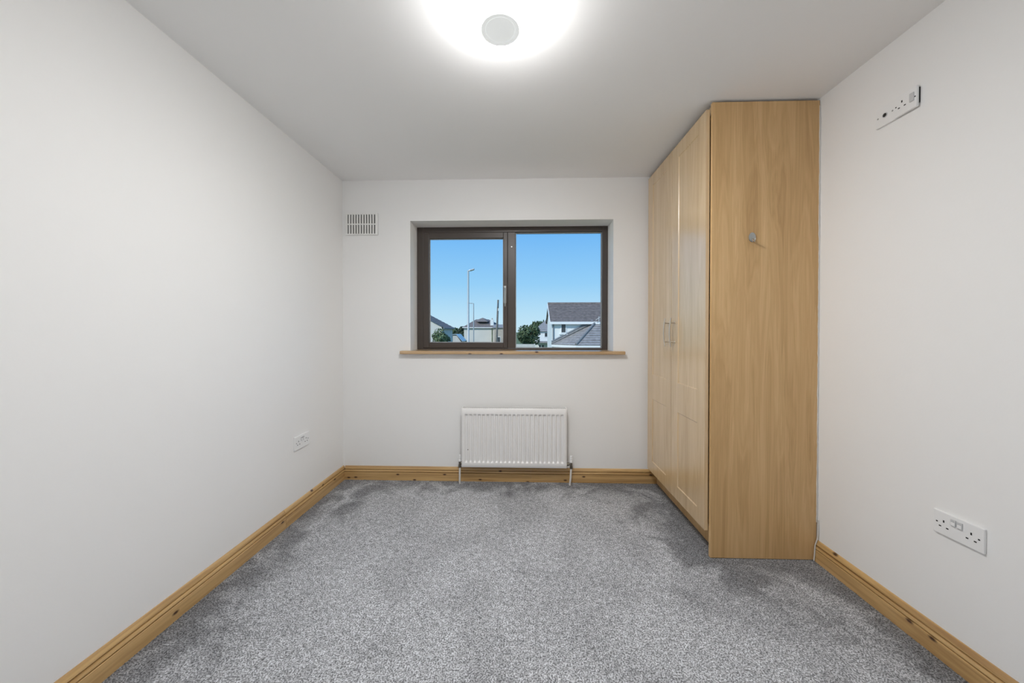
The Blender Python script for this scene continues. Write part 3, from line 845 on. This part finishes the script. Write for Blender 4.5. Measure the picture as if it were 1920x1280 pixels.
# --- street lamps and pole
def street_lamp(px, ptop, Y, armpx, label, r):
    top = at(px, ptop, Y); tip = at(armpx, ptop+1.2, Y)
    s = thing('street_lamp', (top.x, Y, GZ), label, 'street lamp')
    hgt = top.z-GZ
    MB().tube([(top.x, Y, GZ), (top.x, Y, GZ+1.4), (top.x, Y, GZ+1.45), (top.x, Y, top.z)], [r*1.5, r*1.5, r, r*.75], 12).build('column', M['galv'], s, smooth=True)
    dx = tip.x-top.x; sg = 1 if dx > 0 else -1
    MB().tube([(top.x, Y, top.z-.04), (top.x+dx*.35, Y, top.z+.04)], .045, 8).build('arm', M['galv'], s)
    MB().slab([(top.x+dx*.28, Y-.13, top.z-.05), (top.x+dx, Y-.10, top.z+.04), (top.x+dx, Y+.10, top.z+.04), (top.x+dx*.28, Y+.13, top.z-.05)], (0, 0, .10)).build('lantern', M['galv'], s, bevel=.03)
    return s
street_lamp(878, 507, 23.8, 889.5, 'tall galvanised street lamp, its lantern pointing towards the big white house', .075)
street_lamp(888, 568.5, 52, 876, 'galvanised street lamp farther off, its lantern pointing the other way', .09)
pt, pb = at(934, 562, 41), at(931, 640, 41)
dirv = (pb-pt)/(pb.z-pt.z)
base = pt + dirv*(GZ-pt.z)
up = thing('utility_pole', base, 'weathered timber utility pole in front of the hipped house', 'utility pole')
MB().tube([base, pt], [.15, .10], 10).build('pole', M['timber'], up, smooth=True)
MB().tube([pt.lerp(base, .13)+Vector((.09, -.1, 0)), pt.lerp(base, .17)+Vector((.09, -.1, 0))], .05, 8).build('insulator', M['render_w'], up)
MB().tube([pt.lerp(base, .05)+Vector((-.02, -.12, 0)), pt.lerp(base, .11)+Vector((-.02, -.12, 0))], .07, 8).build('pole_box', M['lead'], up)

# --- trees
def tree(name, label, cat, c, rad, mat, nleaf, leaf, seed, trunk=True, group=None):
    rg = random.Random(seed)
    r = thing(name, (c.x, c.y, GZ), label, cat, group)
    mb = MB()
    lobes = []
    for i in range(16):
        while True:
            p = Vector((rg.uniform(-1, 1), rg.uniform(-1, 1), rg.uniform(-1, 1)))
            if p.length < 1: break
        lobes.append((p*.62, rg.uniform(.32, .50)))
    for i in range(nleaf):
        lp, lr = rg.choice(lobes)
        d = Vector((rg.gauss(0, 1), rg.gauss(0, 1), rg.gauss(0, 1))).normalized()
        p = lp + d*lr*rg.uniform(.75, 1.05)
        w = Vector((c.x+p.x*rad[0], c.y+p.y*rad[1], c.z+p.z*rad[2]))
        a = Vector((rg.gauss(0, 1), rg.gauss(0, 1), rg.gauss(0, 1))).normalized()
        b_ = a.cross(d+Vector((.01, .02, .03))).normalized()
        s = leaf*rg.uniform(.6, 1.3)
        mb.poly([w-a*s, w+b_*s*.6, w+a*s, w-b_*s*.6])
    mb.build('foliage', mat, r, recalc=False)
    tb = MB().tube([(c.x, c.y, GZ), (c.x+.05, c.y, c.z-rad[2]*.4), (c.x, c.y, c.z+rad[2]*.3)], [rad[0]*.09, rad[0]*.07, rad[0]*.03], 8)
    for i in range(5):
        an = i*1.3
        tb.tube([(c.x, c.y, c.z-rad[2]*.5), (c.x+math.cos(an)*rad[0]*.5, c.y+math.sin(an)*rad[1]*.5, c.z+rad[2]*.15*i/3)], [rad[0]*.05, rad[0]*.015], 6)
    tb.build('trunk', M['bark'], r, smooth=True)
    return r
tree('round_tree', 'round dark green tree standing left of the white house', 'tree', at(990.5, 627, 45), (1.95, 1.95, 1.6), M['leaf'], 3600, .16, 1)
tree('leafy_bush', 'leafy green bush in front of the gable-fronted house', 'bush', at(824, 634, 36), (1.25, 1.2, 1.05), M['leaf3'], 2600, .12, 2)
tree('distant_tree', 'dark tree beyond the shed, beside the hipped house', 'tree', at(864, 626, 96), (1.9, 2, 2.2), M['leaf2'], 1200, .35, 3)
tree('distant_tree', 'paler tree beyond the shed, beside the gable-fronted house', 'tree', at(853, 624, 110), (2.6, 2, 1.9), M['leaf'], 1200, .35, 4)
tree('distant_tree', 'faint tree on the skyline behind the round tree', 'tree', at(1014, 612, 120), (5.5, 3, 2.2), M['leaf'], 1500, .5, 5)
tree('garden_shrub', 'small shrub at the corner of the hipped house', 'shrub', at(869, 642, 74), (.9, .8, .8), M['leaf3'], 700, .16, 6)
